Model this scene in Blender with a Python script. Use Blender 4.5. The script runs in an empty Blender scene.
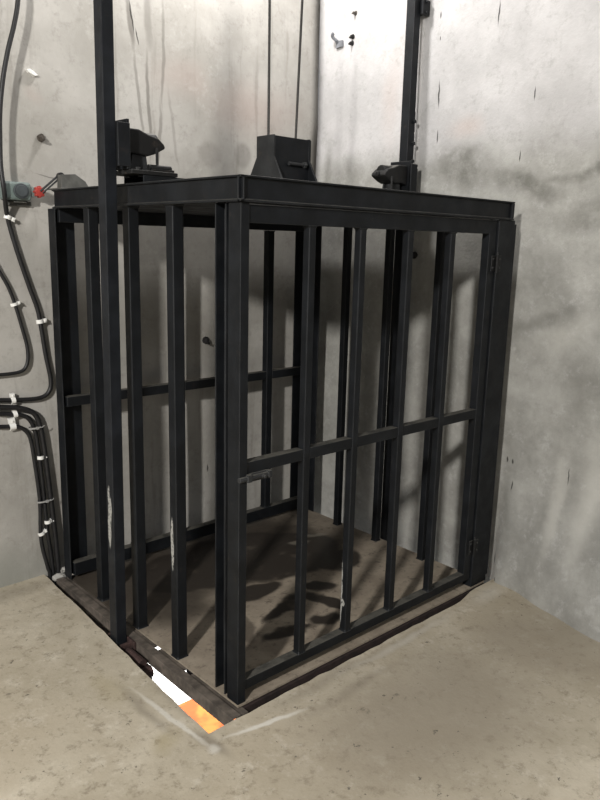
import bpy, bmesh, math, random
from mathutils import Vector, Matrix
random.seed(7)
S = bpy.context.scene
COL = S.collection
W, D, H = 1.606, 1.39, 1.90          # cage footprint and height (m)
R = math.radians

# ------------------------------------------------------------------ node helpers
class NT:
    def __init__(s, name):
        s.m = bpy.data.materials.new(name); s.m.use_nodes = True
        s.t = s.m.node_tree; s.n = s.t.nodes; s.l = s.t.links
        s.b = s.n['Principled BSDF']
        s.co = s.n.new('ShaderNodeTexCoord').outputs['Object']
    def link(s, a, b): s.l.new(a, b)
    def sock(s, inp, v):
        if hasattr(v, 'links'): s.l.new(v, inp)
        else: inp.default_value = v
    def noise(s, scale, detail=4, rough=.55, co=None, dist=0.0):
        n = s.n.new('ShaderNodeTexNoise'); n.inputs['Scale'].default_value = scale
        n.inputs['Detail'].default_value = detail; n.inputs['Roughness'].default_value = rough
        n.inputs['Distortion'].default_value = dist
        s.l.new(co if co is not None else s.co, n.inputs['Vector']); return n.outputs['Fac']
    def noisec(s, scale, detail=3, co=None):
        n = s.n.new('ShaderNodeTexNoise'); n.inputs['Scale'].default_value = scale
        n.inputs['Detail'].default_value = detail
        s.l.new(co if co is not None else s.co, n.inputs['Vector']); return n.outputs['Color']
    def vm(s, op, a, b=None, scale=None):
        n = s.n.new('ShaderNodeVectorMath'); n.operation = op
        s.sock(n.inputs[0], a)
        if b is not None: s.sock(n.inputs[1], b)
        if scale is not None: n.inputs['Scale'].default_value = scale
        return n.outputs['Value'] if op in ('LENGTH', 'DISTANCE', 'DOT_PRODUCT') else n.outputs['Vector']
    def ma(s, op, a, b=None, clamp=False):
        n = s.n.new('ShaderNodeMath'); n.operation = op; n.use_clamp = clamp
        s.sock(n.inputs[0], a)
        if b is not None: s.sock(n.inputs[1], b)
        return n.outputs[0]
    def ramp(s, v, a, b, lo=0.0, hi=1.0, smooth=True):
        n = s.n.new('ShaderNodeMapRange'); n.interpolation_type = 'SMOOTHSTEP' if smooth else 'LINEAR'
        s.sock(n.inputs['Value'], v)
        n.inputs['From Min'].default_value = a; n.inputs['From Max'].default_value = b
        n.inputs['To Min'].default_value = lo; n.inputs['To Max'].default_value = hi
        return n.outputs['Result']
    def mix(s, f, a, b):
        n = s.n.new('ShaderNodeMix'); n.data_type = 'RGBA'
        s.sock(n.inputs[0], f)
        s.sock(n.inputs[6], a if hasattr(a, 'links') else (*a, 1)); s.sock(n.inputs[7], b if hasattr(b, 'links') else (*b, 1))
        return n.outputs[2]
    def warp(s, scale, amount, detail=3, co=None):
        c = s.vm('SUBTRACT', s.noisec(scale, detail, co), (.5, .5, .5))
        return s.vm('ADD', co if co is not None else s.co, s.vm('SCALE', c, scale=amount))
    def mapping(s, co, loc=(0,0,0), rot=(0,0,0), scale=(1,1,1), kind='TEXTURE'):
        n = s.n.new('ShaderNodeMapping'); n.vector_type = kind
        n.inputs['Location'].default_value = loc; n.inputs['Rotation'].default_value = rot; n.inputs['Scale'].default_value = scale
        s.l.new(co, n.inputs['Vector']); return n.outputs[0]
    def blob(s, co, loc, rad, rot=(0,0,0), edge=.35, hi=1.0):
        """an elliptical stain with a soft or crisp edge"""
        d = s.vm('LENGTH', s.mapping(co, loc, rot, rad))
        return s.ramp(d, edge, 1.0, hi, 0.0)
    def mottle(s, col, dark, light, a=.5, b=.45):
        """fine dirt and pale dust over a broad colour"""
        d = s.ma('MULTIPLY', s.ramp(s.noise(19, 9, .78), .50, .68), a)
        l = s.ma('MULTIPLY', s.ramp(s.noise(13, 9, .75, co=s.vm('ADD', s.co, (3.1,1.7,5.2))), .52, .70), b)
        return s.mix(l, s.mix(d, col, dark), light)
    def mx(s, vals):
        o = vals[0]
        for v in vals[1:]: o = s.ma('MAXIMUM', o, v)
        return o
    def bump(s, h, strength=.3, dist=.01):
        n = s.n.new('ShaderNodeBump'); n.inputs['Strength'].default_value = strength; n.inputs['Distance'].default_value = dist
        s.l.new(h, n.inputs['Height']); s.l.new(n.outputs[0], s.b.inputs['Normal'])
    def out(s, col, rough=.8, metal=0.0, spec=.5):
        s.sock(s.b.inputs['Base Color'], col if hasattr(col, 'links') else (*col, 1))
        s.sock(s.b.inputs['Roughness'], rough); s.b.inputs['Metallic'].default_value = metal
        s.b.inputs['Specular IOR Level'].default_value = spec
        return s.m

def plain(name, col, rough=.5, metal=0.0, var=.25, scale=30):
    t = NT(name)
    f = t.ramp(t.noise(scale, 4), .3, .7)
    a = tuple(c*(1-var) for c in col); b = tuple(min(1, c*(1+var)) for c in col)
    return t.out(t.mix(f, a, b), rough, metal)

def steel(name, scrapes=(), rust=.25, base=(.0055,.0064,.0078)):
    t = NT(name)
    f = t.ramp(t.noise(9, 5), .35, .75)
    c = t.mix(f, base, tuple(x*1.9 for x in base))
    r = t.ma('MULTIPLY', t.ramp(t.noise(22, 6, .7), .58, .75), rust)
    c = t.mix(r, c, (.055,.04,.03))
    if scrapes:
        w = t.warp(28, .014)
        m = t.mx([t.blob(w, l, s_, edge=.75) for l, s_ in scrapes])
        m = t.ma('MULTIPLY', m, t.ramp(t.noise(90, 3), .32, .5))
        c = t.mix(m, c, (.34,.34,.32))
    bv = t.n.new('ShaderNodeBevel'); bv.samples = 4; bv.inputs['Radius'].default_value = .004
    ge = t.n.new('ShaderNodeNewGeometry')
    e = t.ma('SUBTRACT', 1.0, t.vm('DOT_PRODUCT', bv.outputs[0], ge.outputs['Normal']))
    e = t.ma('MULTIPLY', t.ramp(e, .02, .16), t.ramp(t.noise(6, 4), .3, .62, .05, .75))   # edge highlights put into the colour, broken up by noise
    c = t.mix(e, c, (.085,.088,.09))
    sz = t.n.new('ShaderNodeSeparateXYZ'); t.link(ge.outputs['Normal'], sz.inputs[0])
    dust = t.ma('MULTIPLY', t.ramp(sz.outputs['Z'], .8, .95), t.ramp(t.noise(17, 5, .7), .3, .6, .25, .8))   # dust lying on upward faces
    c = t.mix(dust, c, (.12,.115,.10))
    t.bump(t.noise(120, 3), .12, .002)
    return t.out(c, t.ramp(t.noise(14, 4), .3, .7, .45, .62), 0.0, .22)

STEEL = steel('black_painted_steel')
STEEL_G = steel('grey_worn_steel', rust=.5, base=(.02,.021,.022))
STEEL_N = steel('greasy_dark_steel', rust=.9, base=(.009,.009,.009))
RUST = plain('rusty_edge_steel', (.105,.088,.073), .75, var=.45, scale=18)
RUSTD = plain('dark_red_oxide_steel', (.022,.013,.012), .8, var=.4, scale=25)
ROPE = plain('steel_rope', (.05,.048,.045), .5, .4, .4, 200)
RUBBER = plain('black_rubber', (.011,.011,.012), .5, var=.2)
WHITE = plain('white_plastic', (.85,.85,.82), .4, var=.03)
TIEGREY = plain('grey_plastic', (.3,.3,.29), .5, var=.05)
SWITCH = plain('grey_green_enamel', (.15,.19,.18), .45, var=.15)
SWITCHD = plain('dark_grey_cover', (.06,.07,.075), .45, var=.15)
RED = plain('red_plastic', (.36,.045,.035), .4, var=.2)
ZINC = plain('zinc_plate', (.10,.10,.092), .6, .2, .25, 25)
HOLE = plain('sooty_steel_stub', (.012,.011,.011), .8)

# ------------------------------------------------------------------ concrete materials
def wall_left_mat():
    t = NT('grey_plaster_streaked')
    w = t.warp(5, .05); w2 = t.warp(2.2, .28, 5); wf = t.warp(16, .018)
    base = t.mix(t.ramp(t.noise(2.2, 7, .62), .3, .72), (.33,.318,.29), (.455,.44,.41))
    sx = t.mapping(w, scale=(.055,1,.9), kind='TEXTURE')           # vertical trowel and water streaks
    st = t.ramp(t.noise(1.0, 5, .6, co=sx), .52, .78)
    base = t.mix(t.ma('MULTIPLY', st, .6), base, (.24,.225,.20))
    base = t.mottle(base, (.25,.238,.215), (.50,.485,.455), .5, .4)
    warm = t.mx([t.blob(w2, (1.25,1.5,2.42), (.55,.5,.22), edge=.0, hi=.55), t.blob(w2, (.75,1.5,2.50), (.25,.5,.2), edge=.0, hi=.4),
                 t.blob(w2, (-.02,1.5,2.3), (.07,.5,.06), edge=0, hi=.3)])
    base = t.mix(warm, base, (.40,.325,.29))
    dk = [t.blob(w, (.485,1.5,2.72), (.02,.5,.16), (0,R(-8),0), hi=.7), t.blob(w, (.52,1.5,2.38), (.013,.5,.30), (0,R(-4),0), hi=.5),
          t.blob(w, (.585,1.5,2.75), (.03,.5,.18), hi=.45), t.blob(w, (.575,1.5,2.35), (.014,.5,.34), hi=.65),
          t.blob(w, (.665,1.5,2.6), (.013,.5,.36), (0,R(2),0), hi=.5), t.blob(w, (.63,1.5,2.2), (.015,.5,.24), (0,R(6),0), hi=.5),
          t.blob(w, (.40,1.5,2.45), (.01,.5,.3), hi=.25), t.blob(w, (.72,1.5,2.25), (.014,.5,.25), (0,R(-8),0), hi=.3),
          t.blob(w2, (1.72,1.5,2.12), (.07,.5,.3), hi=.75), t.blob(w, (1.0,1.5,2.2), (.09,.5,.35), edge=0, hi=.15),
          t.blob(w, (1.36,1.5,2.5), (.02,.5,.4), hi=.25), t.blob(w, (1.28,1.5,2.5), (.014,.5,.3), hi=.2),
          t.blob(w, (.955,1.5,2.15), (.10,.5,.09), edge=.5, hi=.35), t.blob(w, (1.17,1.5,2.17), (.075,.5,.085), edge=.55, hi=.4),
          t.blob(w, (.01,1.5,2.13), (.05,.5,.035), edge=0, hi=.5), t.blob(w, (.93,1.5,1.05), (.12,.5,.5), edge=0, hi=.3)]
    base = t.mix(t.mx(dk), base, (.13,.12,.105))
    crack = t.mx([t.blob(wf, (.49,1.5,2.745), (.006,.5,.1), (0,R(-10),0), edge=.4, hi=.9), t.blob(wf, (.52,1.5,2.66), (.005,.5,.05), (0,R(-14),0), edge=.4, hi=.85),
                  t.blob(wf, (.936,1.5,.37), (.007,.5,.03), hi=.9), t.blob(wf, (.05,1.5,1.96), (.1,.5,.004), (0,R(12),0), hi=.5)])
    base = t.mix(crack, base, (.03,.028,.026))
    damp = t.ma('MULTIPLY', t.blob(w2, (-.3,1.5,.06), (.38,.5,.22), edge=.2, hi=.55), 1.0)
    base = t.mix(damp, base, (.24,.25,.22))
    t.bump(t.ma('ADD', t.noise(6, 8, .65), t.noise(55, 3)), .12, .008)
    return t.out(base, .9, 0, .25)

def wall_right_mat():
    t = NT('grey_cement_render')
    w = t.warp(5, .06); w2 = t.warp(3.2, .20, 5); wf = t.warp(16, .018)
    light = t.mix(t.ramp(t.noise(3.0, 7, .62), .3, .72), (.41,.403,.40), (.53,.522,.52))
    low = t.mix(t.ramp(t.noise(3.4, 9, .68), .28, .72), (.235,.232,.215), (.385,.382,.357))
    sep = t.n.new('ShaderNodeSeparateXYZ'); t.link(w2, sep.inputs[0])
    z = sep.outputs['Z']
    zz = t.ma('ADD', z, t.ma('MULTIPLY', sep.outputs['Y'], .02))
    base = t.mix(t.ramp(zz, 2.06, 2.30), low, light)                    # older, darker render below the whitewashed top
    base = t.mottle(base, (.22,.218,.2), (.53,.525,.515), .33, .38)
    dk = [t.blob(w2, (1.76,.42,2.07), (.5,.30,.14), (R(8),0,0), edge=.2, hi=.75), t.blob(w2, (1.76,.05,1.98), (.5,.34,.10), (R(20),0,0), edge=.2, hi=.75),
          t.blob(w2, (1.76,-.30,2.04), (.5,.45,.05), (R(-14),0,0), edge=.1, hi=.7), t.blob(w2, (1.76,-.35,1.88), (.5,.45,.09), (R(-16),0,0), edge=.1, hi=.55),
          t.blob(w2, (1.76,.55,1.85), (.5,.35,.10), edge=.1, hi=.5), t.blob(w2, (1.76,-.1,1.35), (.5,.3,.06), (R(-30),0,0), edge=.1, hi=.4),
          t.blob(w2, (1.76,-.1,1.62), (.5,.26,.16), edge=.0, hi=.4),
          t.blob(w2, (1.76,-.55,1.1), (.5,.35,.25), edge=0, hi=.3),
          t.blob(w, (1.76,1.38,2.12), (.5,.06,.28), edge=0, hi=.55), t.blob(w, (1.76,1.2,2.12), (.5,.1,.12), edge=0, hi=.4),
          t.blob(w2, (1.76,-.02,.5), (.5,.07,.5), edge=0, hi=.35)]
    base = t.mix(t.ma('MULTIPLY', t.mx(dk), t.ramp(t.noise(7, 9, .72), .3, .6, .35, 1.15)), base, (.13,.128,.113))
    pale = t.mx([t.blob(w2, (1.7,-.45,.55), (.5,.12,.5), edge=0, hi=.6), t.blob(w2, (1.7,-.28,.45), (.5,.05,.4), edge=.1, hi=.5), t.blob(w2, (1.7,-.25,1.3), (.5,.3,.1), (R(-25),0,0), edge=0, hi=.4)])
    base = t.mix(pale, base, (.56,.55,.51))
    warm = t.mx([t.blob(w2, (1.76,.42,2.28), (.5,.18,.1), edge=0, hi=.5), t.blob(w2, (1.76,.9,2.5), (.5,.12,.4), edge=0, hi=.35)])
    base = t.mix(warm, base, (.5,.42,.385))
    ck = [((1.76,.596,2.465),.006,.085), ((1.76,.594,2.255),.005,.045), ((1.76,.268,2.79),.006,.075), ((1.76,.036,2.40),.005,.04), ((1.76,.094,2.125),.004,.035),
          ((1.76,.604,2.845),.006,.02), ((1.76,.604,2.73),.004,.015), ((1.7,.01,.625),.007,.022), ((1.7,-.02,.62),.007,.018), ((1.7,-.035,.5),.006,.035), ((1.7,.0,.1),.006,.04), ((1.66,-.04,0.0),.006,.03), ((1.7,-.33,.62),.004,.05)]
    base = t.mix(t.mx([t.blob(wf, l, (.5,a,b), edge=.35, hi=.9) for l, a, b in ck]), base, (.03,.028,.026))
    t.bump(t.ma('ADD', t.noise(5, 9, .68), t.noise(60, 3)), .2, .009)
    return t.out(base, .88, 0, .25)

def floor_mat():
    t = NT('worn_cement_floor')
    w = t.warp(4, .09); w2 = t.warp(2.0, .3, 5); wf = t.warp(14, .03)
    base = t.mix(t.ramp(t.noise(2.4, 8, .66, dist=.4), .28, .72), (.42,.37,.28), (.585,.53,.425))
    base = t.mix(t.ramp(t.noise(1.1, 4), .45, .7, 0, .5), base, (.40,.335,.24))
    base = t.mottle(base, (.24,.20,.145), (.68,.63,.53), .75, .6)
    grey = t.mx([t.blob(w2, (.55,-.5,0), (.85,.50,1), edge=.2, hi=.8), t.blob(w2, (1.3,-.5,0), (.6,.5,1), edge=.2, hi=.65)])
    base = t.mix(grey, base, (.315,.275,.215))
    yel = t.mx([t.blob(w2, (-.3,.02,0), (.14,.06,1), (0,0,R(30)), edge=0, hi=.5), t.blob(w2, (-.3,.4,0), (.07,.2,1), edge=0, hi=.35)])
    base = t.mix(yel, base, (.36,.30,.17))
    dirt = t.mx([t.blob(w, (-.14,.15,0), (.05,.3,1), (0,0,R(3)), edge=.1, hi=.5), t.blob(w, (.6,-.10,0), (.9,.05,1), edge=.1, hi=.4), t.blob(w, (-.2,-.1,0), (.04,.14,1), (0,0,R(12)), edge=.1, hi=.7), t.blob(w, (-.27,.2,0), (.035,.3,1), (0,0,R(4)), edge=0, hi=.5), t.blob(w, (.4,-.21,0), (.45,.04,1), edge=0, hi=.35),
                 t.blob(w, (-.28,1.4,0), (.3,.09,1), edge=.1, hi=.4)])
    base = t.mix(dirt, base, (.22,.19,.15))
    pale = t.mx([t.blob(wf, (.02,-.145,0), (.22,.016,1), (0,0,R(-11)), edge=.3, hi=.95), t.blob(wf, (-.205,-.13,0), (.035,.035,1), edge=.2, hi=.7), t.blob(wf, (-.225,.10,0), (.016,.30,1), (0,0,R(4)), edge=.3, hi=.8),
                 t.blob(w, (.85,-.11,0), (.5,.03,1), edge=0, hi=.4), t.blob(w, (1.5,-.1,0), (.2,.08,1), edge=0, hi=.4)])
    base = t.mix(pale, base, (.70,.67,.60))
    base = t.mix(t.ramp(t.noise(11, 7, .8), .60, .68, 0, .6), base, (.13,.115,.09))
    spk = t.ramp(t.noise(24, 5, .75), .64, .68)
    base = t.mix(t.ma('MULTIPLY', spk, .8), base, (.08,.072,.06))
    t.bump(t.ma('ADD', t.noise(7, 8, .65), t.noise(70, 3)), .13, .01)
    return t.out(base, t.ramp(t.noise(3, 4), .3, .7, .6, .85), 0, .3)

def platform_mat():
    t = NT('dusty_steel_plate_damp_patches_dark_rear')
    w = t.warp(4.2, .20, 4); w3 = t.warp(9, .08)
    base = t.mix(t.ramp(t.noise(4, 7, .65), .3, .7), (.215,.178,.138), (.35,.30,.235))
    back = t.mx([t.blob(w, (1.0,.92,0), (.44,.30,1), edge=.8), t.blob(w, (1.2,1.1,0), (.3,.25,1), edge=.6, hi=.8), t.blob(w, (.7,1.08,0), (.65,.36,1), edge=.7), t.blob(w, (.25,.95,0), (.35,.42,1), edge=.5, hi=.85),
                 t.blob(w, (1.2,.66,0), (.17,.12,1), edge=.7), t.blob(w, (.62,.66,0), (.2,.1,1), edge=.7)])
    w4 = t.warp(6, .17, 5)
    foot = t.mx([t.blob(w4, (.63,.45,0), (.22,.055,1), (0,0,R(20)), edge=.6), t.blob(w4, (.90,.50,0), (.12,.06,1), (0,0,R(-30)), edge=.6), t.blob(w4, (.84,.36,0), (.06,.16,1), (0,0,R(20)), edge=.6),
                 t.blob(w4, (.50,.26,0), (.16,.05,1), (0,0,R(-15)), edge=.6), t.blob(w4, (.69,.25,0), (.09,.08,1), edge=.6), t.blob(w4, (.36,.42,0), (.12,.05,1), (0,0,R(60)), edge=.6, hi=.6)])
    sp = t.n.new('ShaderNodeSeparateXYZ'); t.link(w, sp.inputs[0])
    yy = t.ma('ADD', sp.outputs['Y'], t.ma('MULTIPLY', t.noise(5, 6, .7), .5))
    rear = t.ma('MULTIPLY', t.ramp(yy, .93, 1.10), t.ramp(sp.outputs['X'], 1.25, 1.5, 1, .35))  # plate colour darker towards the rear, less so at the right end
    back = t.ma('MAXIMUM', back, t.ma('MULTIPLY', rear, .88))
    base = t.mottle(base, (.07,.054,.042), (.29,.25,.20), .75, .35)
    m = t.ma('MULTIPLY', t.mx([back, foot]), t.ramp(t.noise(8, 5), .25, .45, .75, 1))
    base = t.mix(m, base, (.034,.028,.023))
    ring = t.mx([t.blob(w3, (1.2,.98,0), (.08,.035,1), (0,0,R(-20)), edge=.5, hi=.6), t.blob(w3, (1.33,1.0,0), (.12,.03,1), (0,0,R(-30)), edge=.4, hi=.5)])
    base = t.mix(ring, base, (.24,.22,.18))
    t.bump(t.noise(30, 5), .15, .004)
    return t.out(base, t.ramp(m, 0, 1, .8, .45), 0, .35)

# ------------------------------------------------------------------ mesh helpers
def finish(name, bm, mat, parent=None, base=None, bevel=.0, smooth=False, face=None):
    """link a bmesh (world coordinates) as one object whose origin is `base` (or its parent's origin)"""
    bmesh.ops.recalc_face_normals(bm, faces=bm.faces)
    if face is not None:                   # open sheets: turn the faces towards the room
        bm.faces.ensure_lookup_table(); bm.normal_update()
        if sum((f.normal.dot(Vector(face)) for f in bm.faces)) < 0: bmesh.ops.reverse_faces(bm, faces=bm.faces)
    o = Vector(base if base is not None else ((parent['_o'] if parent is not None else (0,0,0))))
    if o.length: bmesh.ops.translate(bm, verts=bm.verts, vec=-o)
    me = bpy.data.meshes.new(name); bm.to_mesh(me); bm.free()
    me.materials.append(mat)
    if smooth:
        for p in me.polygons: p.use_smooth = True
    ob = bpy.data.objects.new(name, me); COL.objects.link(ob)
    if parent is not None:
        ob.parent = parent; ob.location = o - Vector(parent['_o'])
    else: ob.location = o
    ob['_o'] = tuple(o)
    if bevel:
        b = ob.modifiers.new('bevel', 'BEVEL'); b.width = bevel; b.segments = 2; b.limit_method = 'ANGLE'; b.angle_limit = R(40)
    return ob

def box(bm, x0, x1, y0, y1, z0, z1):
    vs = [bm.verts.new((x, y, z)) for z in (z0, z1) for x, y in ((x0,y0),(x1,y0),(x1,y1),(x0,y1))]
    for f in ((0,3,2,1),(4,5,6,7),(0,1,5,4),(1,2,6,5),(2,3,7,6),(3,0,4,7)): bm.faces.new([vs[i] for i in f])

def prism(bm, pts, axis, a, b):
    """extrude a 2-D outline along an axis; pts are the other two coordinates in x,y,z order"""
    def P(u, v, c): return {'x': (c,u,v), 'y': (u,c,v), 'z': (u,v,c)}[axis]
    A = [bm.verts.new(P(u, v, a)) for u, v in pts]; B = [bm.verts.new(P(u, v, b)) for u, v in pts]
    n = len(pts); bm.faces.new(A); bm.faces.new(B[::-1])
    for i in range(n): bm.faces.new((A[i], A[(i+1) % n], B[(i+1) % n], B[i]))

def cyl(bm, c, axis, r, l, seg=16, r2=None):
    m = {'z': Matrix(), 'x': Matrix.Rotation(R(90), 4, 'Y'), 'y': Matrix.Rotation(R(-90), 4, 'X')}[axis] if isinstance(axis, str) else Vector((0,0,1)).rotation_difference(Vector(axis)).to_matrix().to_4x4()
    bmesh.ops.create_cone(bm, cap_ends=True, segments=seg, radius1=r, radius2=r if r2 is None else r2, depth=l, matrix=Matrix.Translation(c) @ m)

def bolt(bm, c, axis, r=.011, h=.009):
    cyl(bm, c, axis, r, h, 6)

def spline(pts, n=8):
    P = [Vector(p) for p in pts]; out = []
    for i in range(len(P)-1):
        p0 = P[max(i-1, 0)]; p1 = P[i]; p2 = P[i+1]; p3 = P[min(i+2, len(P)-1)]
        for k in range(n):
            t = k/n
            out.append(.5*((2*p1) + (p2-p0)*t + (2*p0-5*p1+4*p2-p3)*t*t + (3*p1-p0-3*p2+p3)*t**3))
    out.append(P[-1]); return out

def tube(bm, pts, r, seg=10, radius=None):
    rings = []; up = Vector((0,1,0))
    for i, p in enumerate(pts):
        d = (pts[min(i+1, len(pts)-1)] - pts[max(i-1, 0)]).normalized()
        a = d.cross(up)
        if a.length < 1e-4: a = d.cross(Vector((1,0,0)))
        a.normalize(); b = d.cross(a).normalized()
        rr = r if radius is None else radius[i]
        rings.append([bm.verts.new(p + rr*(a*math.cos(2*math.pi*k/seg) + b*math.sin(2*math.pi*k/seg))) for k in range(seg)])
    for A, B in zip(rings, rings[1:]):
        for k in range(seg): bm.faces.new((A[k], A[(k+1) % seg], B[(k+1) % seg], B[k]))
    bm.faces.new(rings[0]); bm.faces.new(rings[-1][::-1])

def square_tube(bm, x0, x1, y0, y1, z0, z1, t=.004, c=.005):
    """rolled square tube with rounded corners, hollow, with a weld fillet at each end"""
    def loop(ins, z, cc):
        X0, X1, Y0, Y1 = x0+ins, x1-ins, y0+ins, y1-ins
        pts = []
        for cx, cy, a0 in ((X1-cc, Y1-cc, 0), (X0+cc, Y1-cc, 90), (X0+cc, Y0+cc, 180), (X1-cc, Y0+cc, 270)):
            for k in range(4): pts.append((cx+cc*math.cos(R(a0+30*k)), cy+cc*math.sin(R(a0+30*k)), z))
        return [bm.verts.new(p) for p in pts]
    seq = [loop(t, z0, .002), loop(-.004, z0, c), loop(0, z0+.008, c), loop(0, z1-.008, c), loop(-.004, z1, c), loop(t, z1, .002)]
    seq.append(seq[0])
    for A, B in zip(seq, seq[1:]):
        n = len(A)
        for i in range(n): bm.faces.new((A[i], A[(i+1) % n], B[(i+1) % n], B[i]))

def thing(name, label, cat, loc, group=None):
    o = bpy.data.objects.new(name, None); COL.objects.link(o); o.location = loc; o['_o'] = tuple(loc)
    o.empty_display_size = .1
    return tag(o, label, cat, group)
def tag(o, label=None, cat=None, group=None, kind=None):
    if label: o['label'] = label
    if cat: o['category'] = cat
    if group: o['group'] = group
    if kind: o['kind'] = kind
    return o

# ------------------------------------------------------------------ the setting
WY, WX = 1.50, 1.76                       # inner faces of the two walls
def rnd(a): return random.uniform(-a, a)

def lump(x, z):                           # gentle unevenness of the plaster
    return .006*math.sin(2.1*x+1.3*z) + .004*math.sin(5.3*z-1.7*x+1) + .003*math.sin(9*x+4*z)

bm = bmesh.new()
xs = [-5 + .25*i for i in range(19)] + [-.25 + .067*i for i in range(31)]
zs = [-.3 + .1*i for i in range(55)]
g = [[bm.verts.new((x, WY + lump(x, z)*.7, z)) for x in xs] for z in zs]
for j in range(len(zs)-1):
    for i in range(len(xs)-1): bm.faces.new((g[j][i], g[j][i+1], g[j+1][i+1], g[j+1][i]))
w = finish('wall_left', bm, wall_left_mat(), smooth=True, face=(0,-1,0))
so = w.modifiers.new('thickness', 'SOLIDIFY'); so.thickness = .15; so.offset = -1
tag(w, kind='structure')

def smooth(a, b, v):
    t = max(0, min(1, (v-a)/(b-a))); return t*t*(3-2*t)
def bulge(y, z):                          # the render swells out towards the floor beside the shaft
    b = .115*smooth(.06, -.06, y) + .085*smooth(-.12, -.38, y) + .075*smooth(-.34, -.7, y)
    return b*(1-smooth(-.05, .75, z))**1.3
bm = bmesh.new()
ys = [-5 + .25*i for i in range(15)] + [-1.3 + .05*i for i in range(57)]
zs2 = [-.3 + .075*i for i in range(73)]
g = [[bm.verts.new((WX + lump(y*1.3+2, z) - bulge(y, z), y, z)) for y in ys] for z in zs2]
for j in range(len(zs2)-1):
    for i in range(len(ys)-1): bm.faces.new((g[j][i+1], g[j][i], g[j+1][i], g[j+1][i+1]))
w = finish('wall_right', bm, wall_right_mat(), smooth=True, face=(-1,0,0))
so = w.modifiers.new('thickness', 'SOLIDIFY'); so.thickness = .15; so.offset = -1
tag(w, kind='structure')

# floor slab with the shaft opening cut out of it
def hole_left(y): return -.173 + (y+.04)*(.085/1.53)
bm = bmesh.new()
xs = [-5 + .4*i for i in range(11)] + [-.9, -.7, -.5, -.36, -.26, -.2] + ['h'] + [-.05 + .06*i for i in range(31)]
ys = [-5 + .4*i for i in range(10)] + [-1.3 + .1*i for i in range(11)] + [-.2, -.13, -.08] + ['n'] + [.02 + .06*i for i in range(25)] + [1.55]
xs = [x for x in xs if x == 'h' or x < 1.79]; 
V = {}
iy = ys.index('n'); ix = xs.index('h')
for j, y in enumerate(ys):
    for i, x in enumerate(xs):
        yy = (-.056 + rnd(.005)) if y == 'n' else y
        xx = (hole_left(yy) + rnd(.003)) if x == 'h' else x
        if y == 'n' and x != 'h' and x > 1.3: yy = -.056 + .036*smooth(1.3, 1.5, x)
        z = .004*math.sin(2*xx+1)*math.sin(1.7*yy) + .003*math.sin(5*xx)*math.sin(4*yy+1)
        z *= min(1, abs(yy+.045)*4 + max(0, hole_left(yy)-xx)*4)
        z += -.002
        V[i, j] = bm.verts.new((xx, yy, z))
for j in range(len(ys)-1):
    for i in range(len(xs)-1):
        if i >= ix and j >= iy: continue
        bm.faces.new((V[i,j], V[i+1,j], V[i+1,j+1], V[i,j+1]))
for v in [v for v in bm.verts if not v.link_faces]: bm.verts.remove(v)
f = finish('floor', bm, floor_mat(), smooth=False, face=(0,0,1))
so = f.modifiers.new('thickness', 'SOLIDIFY'); so.thickness = .16; so.offset = -1
bv = f.modifiers.new('bevel', 'BEVEL'); bv.width = .006; bv.segments = 2; bv.limit_method = 'ANGLE'; bv.angle_limit = R(50)
tag(f, kind='structure')

# the storey below, seen through the gap beside the platform
bm = bmesh.new(); box(bm, -2, 6, -1, 8, -2.8, -2.7)
tag(finish('floor_below', bm, plain('white_tiled_floor', (.82,.82,.80), .6, var=.02), smooth=False), kind='structure')
bm = bmesh.new(); box(bm, 1.2, 3.2, 2.1, 3.33, -2.70, -2.62)
t = NT('orange_ply'); t.out(t.mix(t.ramp(t.noise(3, 3), .45, .6), (.80,.15,.012), (.92,.33,.04)), .7)
tag(finish('orange_panel', bm, t.m, base=(2.2,2.7,-2.7), bevel=.004), 'orange panel lying on the bright floor below, seen through the gap beside the platform', 'panel')

# ------------------------------------------------------------------ the lift cage
cage = thing('lift_cage', 'black steel goods lift cage with barred sides standing in its floor opening', 'lift', (.8, .69, 0))
SB = .048                                  # tube of the side bars
# platform
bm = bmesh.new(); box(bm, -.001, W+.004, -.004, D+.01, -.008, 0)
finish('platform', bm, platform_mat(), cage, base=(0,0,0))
def part(name, bm, mat=STEEL, bevel=.002, parent=None, **k): return finish(name, bm, mat, parent or cage, bevel=bevel, **k)
def label(o, s): o['label'] = s; return o
# edge members under and around the plate
bm = bmesh.new()
prism(bm, [(-.060,-.004),(-.019,-.004),(-.019,-.009),(-.053,-.009),(-.053,-.058),(-.060,-.058)], 'y', -.046, D+.03)
for ya, yb in ((-.04,.295),(.345,.535),(.572,D+.03)): box(bm, -.03, .02, ya, yb, -.022, -.0125)
fb = bmesh.new(); box(fb, -.058, -.052, .60, D+.03, -.19, -.058); label(part('apron_plate', fb, RUSTD), 'dark red apron plate under the far end of the edge angle')
label(part('edge_angle', bm, RUST), 'brown rusty steel angle along the edge by the open gap')
bm = bmesh.new()
prism(bm, [(-.012,-.013),(.05,-.013),(.05,-.022),(-.002,-.022),(-.002,-.10),(-.012,-.10)], 'x', -.01, W+.004)
label(part('edge_channel', bm, RUSTD), 'dark red steel channel under the gate')
bm = bmesh.new(); box(bm, W-.05, W+.004, .05, D+.0, -.10, -.013); part('edge_channel', bm, RUSTD)
bm = bmesh.new(); box(bm, 0, W-.05, D-.04, D+.01, -.10, -.013); part('edge_channel', bm, RUSTD)
bm = bmesh.new()
for x in (.4, .8, 1.2): box(bm, x-.03, x+.03, .05, D-.04, -.09, -.013)
for y in (.35, .69, 1.03): box(bm, .02, W-.05, y-.02, y+.02, -.07, -.013)
part('joist', bm, RUSTD)

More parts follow.
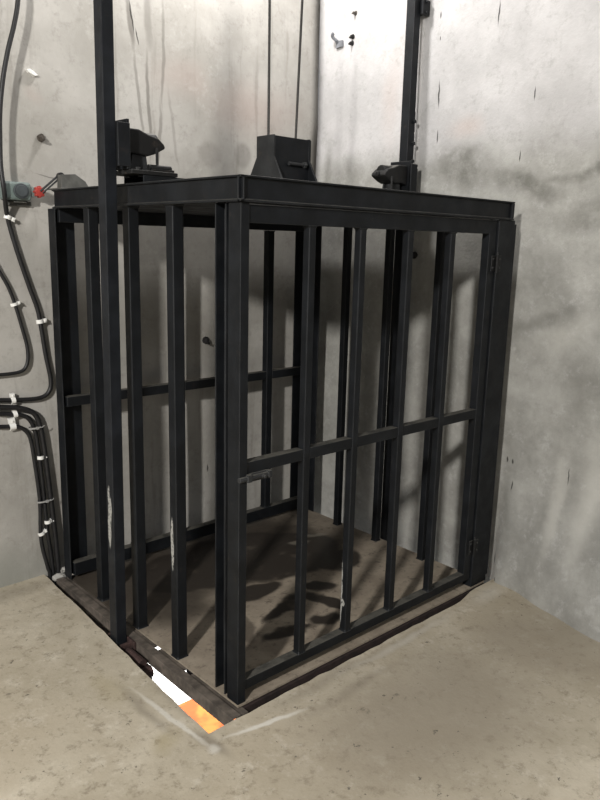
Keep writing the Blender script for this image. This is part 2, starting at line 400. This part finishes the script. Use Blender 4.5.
# top frame: channels with the flanges turned outwards
zb, zt, fl, th = 1.817, H, .018, .006
def channel_y(bm, x, s, y0, y1):           # web at x, flanges towards s
    prism(bm, sorted_ch(x, s), 'y', y0, y1)
def sorted_ch(u, s):
    return [(u, zb), (u+s*fl, zb), (u+s*fl, zb+th), (u+s*th, zb+th+.004), (u+s*th, zt-th-.004), (u+s*fl, zt-th), (u+s*fl, zt), (u, zt)]
bm = bmesh.new(); channel_y(bm, .006, -1, -.012, D-.015); part('top_beam', bm)
bm = bmesh.new(); channel_y(bm, W-.012, 1, 0.04, D+.01); part('top_beam', bm)
bm = bmesh.new(); prism(bm, sorted_ch(.006, -1), 'x', -.012, W-.012)
box(bm, W-.03, W-.012, -.011, .0, zt-.075, zt-.007)
part('top_beam', bm)
bm = bmesh.new(); prism(bm, sorted_ch(D-.008, 1), 'x', .006, W+.004); part('top_beam', bm)
bm = bmesh.new()
for y0, y1, s in ((.615, .622, 1), (.765, .758, -1)):
    lo, hi = min(y0, y1), max(y0, y1)
    box(bm, .013, W-.003, lo, hi, 1.83, 1.93)
    a, b = (hi, hi+.035) if s > 0 else (lo-.035, lo)
    box(bm, .013, W-.003, a, b, 1.923, 1.93); box(bm, .013, W-.003, a, b, 1.83, 1.837)
part('cross_beam', bm)
bm = bmesh.new(); box(bm, .013, W-.003, .04, D-.003, 1.818, 1.824); part('roof_plate', bm)

# corner posts
def angle_post(bm, cx, cy, sx, sy, lx, ly, z0=0, z1=zb, t=.006):
    prism(bm, [(cx, cy), (cx+sx*lx, cy), (cx+sx*lx, cy+sy*t), (cx+sx*t, cy+sy*t), (cx+sx*t, cy+sy*ly), (cx, cy+sy*ly)], 'z', z0, z1)
bm = bmesh.new(); angle_post(bm, 0, 0, 1, 1, .036, .066); part('corner_post', bm)
bm = bmesh.new(); prism(bm, [(.004,.148),(.004,.142),(.042,.142),(.042,.091),(.004,.091),(.004,.085),(.048,.085),(.048,.148)], 'z', 0, zb); part('door_stile', bm)
bm = bmesh.new(); angle_post(bm, -.012, D+.032, 1, -1, .125, .07); part('corner_post', bm)
bm = bmesh.new(); angle_post(bm, W, D+.006, -1, -1, .105, .12); part('corner_post', bm)
bm = bmesh.new()
prism(bm, [(1.492,-.002),(1.622,-.002),(1.622,.055),(1.615,.055),(1.615,.006),(1.499,.006),(1.499,.05),(1.492,.05)], 'z', 0, zb)
part('corner_post', bm)
bm = bmesh.new()
prism(bm, [(1.612,.0),(1.640,.0),(1.640,.04),(1.634,.04),(1.634,.006),(1.612,.006)], 'z', .03, 1.80)
part('wall_angle', bm)

# side bars (left face, right face), rear face bars and rails
def copy_of(src, dx, dy):
    o = src.copy(); COL.objects.link(o); o.location = src.location + Vector((dx, dy, 0)); return o
def side_bar(x, y, mat=STEEL):
    bm = bmesh.new(); square_tube(bm, x, x+SB, y, y+SB, .0, zb)
    return finish('bar', bm, mat, cage, base=(x, y, 0), smooth=False)
SCR = steel('black_steel_with_white_scrapes', [((0,.033,.53), (.02,.010,.09)), ((0,.030,.46), (.02,.010,.08))])
b0 = side_bar(0, 1.05); copy_of(b0, 0, -.335)
label(side_bar(0, .40, SCR), 'bar with white paint scrapes near its foot')
RB = .038
bm = bmesh.new(); square_tube(bm, W-RB-.014, W-.014, 1.012, 1.012+RB, 0, zb)
b1 = finish('bar', bm, STEEL, cage, base=(W-RB-.014, 1.012, 0))
for y in (.697, .36): copy_of(b1, 0, y-1.012)
rb = []
bm = bmesh.new(); square_tube(bm, 1.25, 1.295, D-.047, D-.002, .09, 1.755)
r0 = finish('bar', bm, STEEL, cage, base=(1.25, D-.047, 0))
RX = [.350, .632, .942, 1.25]
for x in RX[:-1]: copy_of(r0, x-1.25, 0)
def rail_segments(bm, xs, w, x0, x1, y0, y1, z0, z1):
    e = [x0] + [v for x in xs for v in (x-.001, x+w+.001)] + [x1]
    for a, b in zip(e[::2], e[1::2]): box(bm, a, b, y0, y1, z0, z1)
bm = bmesh.new(); rail_segments(bm, RX, .045, .006, W-.006, D-.046, D-.004, .895, .942); part('mid_rail', bm)
bm = bmesh.new(); box(bm, .006, W-.008, D-.047, D-.002, .022, .088); part('bottom_rail', bm)
bm = bmesh.new(); box(bm, .006, W-.008, D-.047, D-.002, 1.757, zb-.001); part('top_rail', bm)

# the gate in the front face
bm = bmesh.new()
GX0, GX1 = .010, 1.486
def ring(bm, o, i, y0, y1):                # rectangular frame in the xz plane
    def q(r, y): return [bm.verts.new(p) for p in ((r[0],y,r[2]),(r[1],y,r[2]),(r[1],y,r[3]),(r[0],y,r[3]))]
    a, b, c, d = q(o, y0), q(i, y0), q(i, y1), q(o, y1)
    for P, Q in ((a,b),(b,c),(c,d),(d,a)):
        for k in range(4): bm.faces.new((P[k], P[(k+1) % 4], Q[(k+1) % 4], Q[k]))
ring(bm, (GX0, GX1, .046, 1.812), (.035, 1.432, .086, 1.752), .006, .046)
gate = label(part('gate', bm), 'hinged barred gate in the front face of the cage')
def gpart(name, bm, mat=STEEL, bevel=.002): return finish(name, bm, mat, gate, bevel=bevel)
GB = [.309, .574, .857, 1.141]; gw = .034
bm = bmesh.new(); square_tube(bm, GB[0], GB[0]+gw, .004, .004+gw, .086, 1.752)
g0 = finish('bar', bm, STEEL, gate, base=(GB[0], .004, 0))
for x in GB[1:]:
    c = copy_of(g0, x-GB[0], 0)
    if x == GB[1]:
        c.data = g0.data.copy(); c.data.materials.clear()
        c.data.materials.append(steel('black_steel_with_chipped_edge', [((0,.031,.26), (.006,.008,.16)), ((.0,.024,.215), (.01,.016,.02))])); label(c, 'bar with chipped white edge near its foot')
bm = bmesh.new(); rail_segments(bm, GB, gw, .035, 1.432, .006, .044, .893, .936); gpart('mid_rail', bm)
bm = bmesh.new()                                        # slide bolt under the mid rail
tube(bm, [Vector((-.002,-.002,.879)), Vector((.13,-.002,.879))], .010, 10)
cyl(bm, (.10,-.014,.879), 'y', .006, .02, 8); box(bm, .03, .05, -.013, .008, .866, .894); box(bm, .125, .14, -.013, .008, .866, .894); box(bm, .03, .14, .001, .008, .862, .894)
label(gpart('latch_bolt', bm, STEEL_G), 'worn sliding latch bolt')
for z in (1.62, .22):
    bm = bmesh.new()
    cyl(bm, (1.489,-.006,z), 'z', .007, .085); cyl(bm, (1.489,-.006,z+.046), 'z', .005, .010)
    box(bm, 1.458, 1.487, .002, .007, z-.035, z+.035); box(bm, 1.491, 1.522, -.006, -.001, z-.035, z+.035)
    for dz in (-.02, .02): bolt(bm, (1.468,.0,z+dz), 'y', .005, .005); bolt(bm, (1.511,-.008,z+dz), 'y', .005, .005)
    gpart('hinge', bm, STEEL_N, .001)

# rope bracket on the cross beam
bx0, bx1, by0, by1 = .675, .885, .62, .76
bm = bmesh.new(); box(bm, bx0-.05, bx1+.06, by0-.06, by1+.06, 1.93, 1.945)
for x in (bx0-.03, bx1+.04):
    for y in (by0-.04, by1+.04): bolt(bm, (x, y, 1.951), 'z', .013, .012)
brk = part('rope_bracket', bm)
for x in (bx0, bx1):
    bm = bmesh.new(); prism(bm, [(by0-.055,1.945),(by1+.055,1.945),(by1-.012,2.06),(by1-.012,2.15),(by0+.012,2.15),(by0+.012,2.06)], 'x', x-.005, x+.005)
    finish('gusset', bm, STEEL_G if x == bx0 else STEEL, brk, bevel=.001)
bm = bmesh.new(); box(bm, bx0+.006, bx1+.012, by0+.014, by0+.024, 1.965, 2.147); finish('front_plate', bm, STEEL, brk, bevel=.001)
bm = bmesh.new(); box(bm, bx0-.004, bx1-.006, by1-.024, by1-.014, 1.965, 2.147); finish('back_plate', bm, STEEL, brk, bevel=.001)
bm = bmesh.new(); cyl(bm, (.80, by0+.005, 2.035), 'x', .008, .09); bolt(bm, (.85, by0+.005, 2.035), 'x', .014, .012)
finish('pin', bm, STEEL_G, brk)

# guide shoes running on the two rails
def shoe(s, x0):
    """s=+1: reaches inboard towards +x from the left rail, s=-1: from the right rail"""
    X = lambda d: x0 + s*d
    def bx(bm, a, b, *r): box(bm, min(X(a), X(b)), max(X(a), X(b)), *r)
    bm = bmesh.new()
    bx(bm, .012, .215, .61, .78, 1.931, 1.946)
    for d in (.05, .19):
        for y in (.63, .76): bolt(bm, (X(d), y, 1.951), 'z', .012, .011)
    sh = label(part('guide_shoe', bm, STEEL_N), 'greasy guide shoe clamped around the guide rail')
    bm = bmesh.new()                                   # jaw plate that grips the rail
    j = -.018 if s > 0 else 0
    bx(bm, .004, .016, .645+j, .785+j, 1.947, 2.125); bx(bm, -.035, .016, .768+j, .785+j, 1.955, 2.11); bx(bm, -.035, .016, .640+j, .655+j, 1.955, 2.11)
    finish('jaw', bm, STEEL, sh, bevel=.002)
    bm = bmesh.new()                                   # spring housing
    pts = [(.016,2.10),(.08,2.10),(.12,2.085),(.165,2.075),(.19,2.055),(.197,2.04),(.175,2.028),(.15,2.015),(.12,2.005),(.05,2.01),(.016,2.00)]
    prism(bm, [(X(a), z) for a, z in pts], 'y', .665, .76)
    cyl(bm, (X(.10), .712, 2.062), 'x', .034, .15, 14); cyl(bm, (X(.185), .712, 2.048), 'x', .014, .04, 10)
    finish('housing', bm, STEEL_N, sh, bevel=.006)
    bm = bmesh.new()
    prism(bm, [(X(.045),1.946),(X(.125),1.946),(X(.115),2.02),(X(.06),2.02)], 'y', .68, .69)
    prism(bm, [(X(.045),1.946),(X(.125),1.946),(X(.115),2.02),(X(.06),2.02)], 'y', .735, .745)
    cyl(bm, (X(.088), .712, 1.985), 'z', .026, .08, 12)
    finish('leg', bm, STEEL_G, sh, bevel=.001)
    bm = bmesh.new(); cyl(bm, (X(.16), .655, 1.962), 'x', .012, .10, 10); bx(bm, .12, .205, .62, .68, 1.946, 1.956); cyl(bm, (X(.15), .655, 1.99), 'z', .006, .09, 8)
    finish('release_rod', bm, STEEL_N, sh)
    return sh
shoe(1, -.052); shoe(-1, 1.642)
# lower shoe at the foot of the left side
bm = bmesh.new()
box(bm, -.070, -.061, .63, .80, -.085, .0); box(bm, -.118, -.065, .772, .79, -.08, -.01); box(bm, -.118, -.065, .655, .672, -.08, -.01)
box(bm, -.118, -.062, .50, .655, -.12, -.055); cyl(bm, (-.095,.58,-.04), 'y', .022, .12, 12); cyl(bm, (-.09,.50,-.07), 'x', .026, .04, 12); box(bm, -.082, -.061, .52, .78, -.14, -.07)
label(part('lower_guide_shoe', bm, plain('red_brown_rust', (.045,.025,.022), .8, var=.5, scale=40), .002), 'rusty red-brown guide shoe at platform level')
# ramp that trips the limit switch
bm = bmesh.new(); prism(bm, [(.03,1.905),(.175,1.905),(.15,1.945),(.10,1.975),(.035,1.968)], 'y', 1.36, 1.405)
prism(bm, [(.0,1.901),(.19,1.901),(.19,1.907),(.0,1.907)], 'y', 1.30, 1.44)
label(part('striker_ramp', bm, ZINC, .002), 'pale zinc striker ramp at the roof corner')

# ------------------------------------------------------------------ guide rails and ropes
def guide_rail(x0, x1, y0, y1, lab, mat, z0, z1, sx, tilt=0):
    g = thing('guide_rail', lab, 'rail', (x0, y0, 0)); g.rotation_euler = (tilt, 0, 0)
    bm = bmesh.new()                                    # a channel open away from the cage
    t = .006
    a, b = (x0, x1) if sx < 0 else (x1, x0); d = 1 if b > a else -1
    box(bm, x0, x1, y0, y1, z0, z1)
    finish('rail', bm, mat, g, base=(x0, y0, 0), bevel=.003)
    return g
RS = steel('black_steel_rail_scraped', [((0,.030,.59), (.02,.017,.07)), ((0,.036,.51), (.02,.014,.10)), ((0,.036,.65), (.02,.010,.05))], base=(.008,.0092,.0115))
gl = guide_rail(-.122, -.073, .688, .745, 'black steel guide rail in front of the barred side, nearest the black cables', RS, -2.69, 5.2, -1, .013)
bm = bmesh.new(); box(bm, -.133, -.123, .686, .747, 4.0, 4.3)
for z in (4.05, 4.25): bolt(bm, (-.131,.718,z), 'x')
finish('joint_plate', bm, STEEL, gl)
gr = guide_rail(1.652, 1.702, .695, .750, 'black steel guide rail behind the cage against the right-hand wall', STEEL, -2.7, 5.2, 1)
bm = bmesh.new(); box(bm, 1.690, 1.745, .672, .694, 2.85, 2.92); box(bm, 1.703, 1.75, .69, .76, 2.86, 2.90)
for z in (2.86, 2.91): bolt(bm, (1.715,.668,z), 'y', .008)
finish('wall_bracket', bm, STEEL, gr, bevel=.002)
bm = bmesh.new()
for z in (2.13, 2.22, 2.33): bolt(bm, (1.69,.689,z), 'y', .010, .013); box(bm, 1.703, 1.709, .70, .745, z-.05, z+.05)
finish('rail_clip', bm, STEEL, gr)

def rope(x0, x1, y, lab):
    p = [Vector((x0 + (x1-x0)*k/40, y, 2.02 + 3.2*k/40)) for k in range(41)]
    bm = bmesh.new()
    for s in range(6):
        q = []
        for k in range(241):
            u = k/240; a = u*2*math.pi*40 + s*math.pi/3
            q.append(Vector((x0+(x1-x0)*u + .0036*math.cos(a), y + .0036*math.sin(a), 2.02+3.2*u)))
        tube(bm, q, .0027, 5)
    r = thing('wire_rope', lab, 'rope', (x0, y, 2.02), 'hoisting ropes')
    finish('strand', bm, ROPE, r, base=(x0, y, 2.02), smooth=True)
    bm = bmesh.new(); cyl(bm, (x0, y, 2.03), 'z', .014, .12, 12); cyl(bm, (x0+.002, y, 2.11), 'z', .014, .04, 12, .009)
    finish('rope_socket', bm, STEEL, r)
rope(.690, .668, .69, 'steel hoisting rope above the cage, nearer the barred left side')
rope(.846, .965, .69, 'steel hoisting rope above the cage, nearer the corner of the walls')

# ------------------------------------------------------------------ limit switch on the wall
sw = thing('limit_switch', 'grey-green limit switch box with a red knob on the left wall', 'switch', (-.13, WY, 1.885))
bm = bmesh.new()
box(bm, -.20, -.075, 1.44, WY+.01, 1.848, 1.928)
o = finish('body', bm, SWITCH, sw, bevel=.010)
bm = bmesh.new(); cyl(bm, (-.125,1.437,1.888), 'y', .034, .016, 24); cyl(bm, (-.125,1.427,1.888), 'y', .026, .008, 24)
finish('cover', bm, SWITCHD, sw, bevel=.002)
bm = bmesh.new(); box(bm, -.075, -.052, 1.448, 1.49, 1.866, 1.91)
finish('lever_housing', bm, SWITCH, sw, bevel=.003)
bm = bmesh.new(); cyl(bm, (-.040,1.442,1.890), 'y', .021, .03, 14)
for k in range(8):
    a = k*math.pi/4; cyl(bm, (-.040+.021*math.cos(a),1.442,1.890+.021*math.sin(a)), 'y', .006, .028, 8)
finish('knob', bm, RED, sw, bevel=.002)
bm = bmesh.new()
tube(bm, [Vector((-.04,1.428,1.892)), Vector((.05,1.428,1.968))], .005, 8)
tube(bm, [Vector((-.03,1.428,1.884)), Vector((.06,1.428,1.960))], .004, 8)
lv = finish('lever', bm, STEEL_G, sw)
bm = bmesh.new(); cyl(bm, (.058,1.424,1.964), 'y', .018, .02, 16); cyl(bm, (.058,1.42,1.964), 'y', .007, .03, 10)
finish('roller', bm, RUBBER, lv, bevel=.002)
bm = bmesh.new(); box(bm, -.17, -.06, 1.485, 1.5, 1.825, 1.846); box(bm, -.15, -.09, 1.46, 1.486, 1.838, 1.846)
finish('mounting_plate', bm, ZINC, sw, bevel=.002)

# ------------------------------------------------------------------ cables
def cable(pts, r, lab):
    bm = bmesh.new(); tube(bm, spline(pts, 10), r, 10)
    return tag(finish('cable', bm, RUBBER, base=pts[0], smooth=True), lab, 'cable')
cable([(.05,1.43,5.1), (.0,1.43,4.0), (-.05,1.43,3.1), (-.082,1.43,2.835), (-.096,1.43,2.676), (-.119,1.43,2.573), (-.151,1.43,2.468), (-.179,1.43,2.352), (-.200,1.43,2.22), (-.208,1.43,2.096), (-.213,1.425,1.985),
       (-.206,1.422,1.88), (-.176,1.478,1.77), (-.141,1.483,1.628), (-.094,1.484,1.468), (-.057,1.484,1.35), (-.043,1.484,1.254), (-.029,1.484,1.133), (-.010,1.484,1.008), (-.023,1.484,.949), (-.07,1.484,.925), (-.167,1.484,.928), (-.329,1.484,.944), (-.7,1.484,.96), (-2.2,1.484,.97)],
      .0105, 'long black cable hanging down past the limit switch and bending left above the bundle')
cable([(-.9,1.484,1.95), (-.5,1.484,1.83), (-.284,1.484,1.627), (-.224,1.484,1.529), (-.176,1.484,1.424), (-.134,1.484,1.26), (-.116,1.484,1.164), (-.124,1.484,1.093), (-.16,1.484,1.062), (-.254,1.484,1.058), (-.322,1.484,1.06), (-.8,1.484,1.07), (-2.2,1.484,1.08)],
      .0085, 'short black cable looping into the left edge of the photo above the long cable')
cable([(-2.2,1.472,.95), (-.8,1.472,.935), (-.331,1.472,.916), (-.263,1.472,.907), (-.17,1.470,.889), (-.108,1.470,.856), (-.082,1.470,.792), (-.067,1.470,.688), (-.048,1.470,.451), (-.030,1.470,.179), (-.020,1.470,-.104), (-.020,1.470,-.40)],
      .0125, 'thick black cable at the top of the bundle, outermost round its bend')
cable([(-2.2,1.484,.92), (-.8,1.484,.905), (-.333,1.484,.883), (-.265,1.484,.873), (-.172,1.484,.855), (-.129,1.484,.829), (-.103,1.484,.77), (-.090,1.484,.666), (-.076,1.484,.457), (-.066,1.484,.242), (-.048,1.484,.018), (-.044,1.484,-.40)],
      .0105, 'black cable in the middle of the bundle, second round its bend')
cable([(-2.2,1.484,.86), (-.8,1.484,.845), (-.337,1.484,.821), (-.269,1.484,.811), (-.189,1.484,.799), (-.147,1.484,.772), (-.125,1.484,.724), (-.113,1.484,.62), (-.096,1.484,.408), (-.100,1.484,.196), (-.076,1.478,.044), (-.067,1.478,-.02), (-.066,1.478,-.40)],
      .0100, 'black cable at the bottom of the bundle, innermost round its bend')

def clip(c, rot, lab, s=1.0, mat=WHITE, r=.013):
    """saddle clip: a half ring over the cable with a nail boss at one side"""
    bm = bmesh.new()
    ring = [Vector((0, -r*1.25*math.sin(R(a)), r*1.25*math.cos(R(a)))) for a in range(0, 181, 20)]
    for dx in (-.006*s, .006*s): pass
    rows = []
    for rr in (1.0, 1.3):
        for dx in (-.0075*s, .0075*s):
            rows.append([bm.verts.new((dx, -r*rr*math.sin(R(a)), r*rr*math.cos(R(a)))) for a in range(0, 181, 20)])
    n = len(rows[0])
    for A, B in ((rows[0],rows[1]), (rows[1],rows[3]), (rows[3],rows[2]), (rows[2],rows[0])):
        for i in range(n-1): bm.faces.new((A[i], A[i+1], B[i+1], B[i]))
    for i in (0, n-1): bm.faces.new([rows[0][i], rows[1][i], rows[3][i], rows[2][i]])
    box(bm, -.0075*s, .0075*s, -.008, .010, r*1.2, r*1.2+.014*s); cyl(bm, (0,-.012,r*1.2+.007*s), 'y', .003, .010, 8)
    bmesh.ops.transform(bm, matrix=Matrix.Rotation(rot, 4, 'Y'), verts=bm.verts)
    ob = finish('cable_clip', bm, mat); ob.location = c; ob['_o'] = tuple(c)
    return tag(ob, lab, 'clip', 'white cable clips on the left wall')
clip((-.176,1.479,1.772), R(110), 'white clip on the long cable just below the limit switch', 1.2)
clip((-.0505,1.484,1.296), R(82), 'white clip on the long cable halfway down its bend beside the cage', 1.2)
clip((-.168,1.484,1.382), R(75), 'white clip beside the short looping cable', .9)
clip((-.2,1.484,.9295), R(-4), 'white clip on the long cable where it runs left above the bundle', 1.3)
clip((-.195,1.484,.861), R(-8), 'white clip on the middle cable left of the bundle bend', 1.3)
clip((-.210,1.484,.803), R(-4), 'wide white clip on the lowest cable left of the bundle bend', 1.9)
clip((-.085,1.474,.63), R(90), 'white clip on the upright bundle below its bend', 1.1)
clip((-.066,1.474,.290), R(85), 'higher of the two white clips low on the bundle', 1.1)
clip((-.098,1.484,.233), R(70), 'lower of the two white clips low on the bundle, tilted', 1.1)
def tie(cx, z, hw, lab):
    bm = bmesh.new()
    n = 28; A = []
    for dz in (-.004, .004):
        for k_ in (1.0, 1.06):
            A.append([bm.verts.new((cx+hw*k_*math.cos(2*math.pi*k/n), 1.478-.022*k_*math.sin(2*math.pi*k/n), z+dz+.1*hw*math.cos(2*math.pi*k/n))) for k in range(n)])
    for P, Q in ((A[0],A[1]), (A[1],A[3]), (A[3],A[2]), (A[2],A[0])):
        for k in range(n): bm.faces.new((P[k], P[(k+1) % n], Q[(k+1) % n], Q[k]))
    box(bm, cx-.008, cx+.004, 1.448, 1.458, z-.006, z+.006)
    tube(bm, [Vector((cx-.004,1.452,z)), Vector((cx+.02,1.446,z+.003)), Vector((cx+.032,1.448,z+.010))], .0022, 6)
    tag(finish('cable_tie', bm, TIEGREY, base=(cx,1.478,z)), lab, 'cable tie', 'grey cable ties on the bundle')
tie(-.099, .785, .034, 'grey cable tie around the bundle just below its bend')
tie(-.070, .405, .040, 'grey cable tie around the bundle halfway down its upright run')

# ------------------------------------------------------------------ bits left in the walls
def wobble(bm, a):
    for v in bm.verts: v.co += Vector((rnd(a), rnd(a), rnd(a)))
bm = bmesh.new(); prism(bm, [(-.05,2.418),(-.032,2.422),(-.012,2.412),(.004,2.398),(-.012,2.394),(-.04,2.404)], 'y', 1.484, 1.508); wobble(bm, .002)
tag(finish('plaster_chip', bm, WHITE, base=(-.03,1.5,2.406), bevel=.002), 'small white plug stuck in the left wall high above the limit switch', 'wall plug')
def stub(c, d, r, lab, mat=HOLE):
    bm = bmesh.new(); c = Vector(c); d = Vector(d)
    cyl(bm, c + d*.012, d, r, .03, 9, r*.7); cyl(bm, c + d*.022 + Vector((0,0,-r*.8)), d, r*.5, .03, 8); cyl(bm, c + d*.004, d, r*1.35, .012, 11)
    wobble(bm, .0018)
    tag(finish('anchor_stub', bm, mat, base=c, bevel=.001), lab, 'anchor')
stub((.004,1.498,2.133), (0,-1,0), .013, 'dark anchor stub in the left wall between the white plug and limit switch', plain('brown_stub', (.06,.05,.04), .8))
stub((.918,1.498,1.135), (0,-1,0), .016, 'black anchor stub in the left wall seen through the barred side')
stub((1.757,.691,1.64), (-1,0,0), .014, 'black anchor stub in the right wall seen through the top of the gate')
stub((1.757,1.218,2.845), (-1,0,0), .010, 'upper of two black anchor stubs beside the steel hook high on the right wall')
stub((1.757,1.222,2.812), (-1,0,0), .010, 'lower of two black anchor stubs beside the steel hook high on the right wall')
stub((1.757,1.204,2.966), (-1,0,0), .009, 'small dark anchor stub above the steel hook high on the right wall', plain('brown_stub_worn', (.08,.07,.06), .8))
bm = bmesh.new(); box(bm, 1.745, 1.765, 1.295, 1.35, 2.805, 2.84); tube(bm, spline([(1.75,1.335,2.835), (1.725,1.35,2.855), (1.715,1.352,2.87), (1.72,1.345,2.88)], 5), .009, 8); wobble(bm, .002)
tag(finish('wall_hook', bm, plain('grey_hook_steel', (.22,.23,.25), .5, .5), base=(1.75,1.33,2.83), bevel=.004), 'grey steel hook fixed high on the right wall near the corner', 'hook')
# broken plaster at the foot of the left wall
for i, (c, s, lab) in enumerate([((-.03,1.455,-.015), .030, 'larger grey rubble lump by the foot of the cables at the opening'), ((.0,1.47,.012), .019, 'smaller pale rubble lump by the foot of the cables at the opening')]):
    bm = bmesh.new(); bmesh.ops.create_icosphere(bm, subdivisions=2, radius=s, matrix=Matrix.Translation(c) @ Matrix.Diagonal((1.2,.9,.6,1)))
    wobble(bm, .004)

    tag(finish('rubble', bm, plain('rubble_cement', (.42,.41,.38), .9, var=.2), base=(c[0],c[1],c[2]-s*.6)), lab, 'rubble')

# ------------------------------------------------------------------ light
def area(name, loc, target, size, power, col=(1,1,1), shape='DISK'):
    l = bpy.data.lights.new(name, 'AREA'); l.shape = shape; l.size = size; l.energy = power; l.color = col
    o = bpy.data.objects.new(name, l); COL.objects.link(o); o.location = loc
    o.rotation_euler = (Vector(target)-Vector(loc)).to_track_quat('-Z', 'Y').to_euler(); return o
area('room_lamp', (-4.4,-2.3,3.45), (.6,.6,1.0), .32, 345, (1,.965,.915))
pl = bpy.data.lights.new('shaft_lamp', 'POINT'); pl.energy = 135; pl.shadow_soft_size = .12; pl.color = (1,.97,.95)
po = bpy.data.objects.new('shaft_lamp', pl); COL.objects.link(po); po.location = (.80,.98,3.72)
area('lower_room_lamp', (2.6,4.6,-.5), (2.0,3.4,-2.7), .8, 150, (1,.98,.95))
wd = bpy.data.worlds.new('world'); S.world = wd; wd.use_nodes = True
bg = wd.node_tree.nodes['Background']; bg.inputs[0].default_value = (.95,.97,1,1); bg.inputs[1].default_value = .27

# ------------------------------------------------------------------ camera
cam = bpy.data.cameras.new('camera'); co = bpy.data.objects.new('camera', cam); COL.objects.link(co)
co.location = (-1.4930, -1.9125, 1.6935); co.rotation_euler = (R(77.808), R(-1.376), R(-42.516))
cam.sensor_fit = 'VERTICAL'; cam.sensor_height = 24; cam.lens = 729.6*24/800; cam.clip_end = 100; cam.clip_start = .05
S.camera = co
S.view_settings.view_transform = 'Standard'; S.view_settings.look = 'None'; S.view_settings.gamma = 1; S.view_settings.use_curve_mapping = False
S.view_settings.exposure = 0.0
for o in bpy.data.objects:
    if '_o' in o: del o['_o']
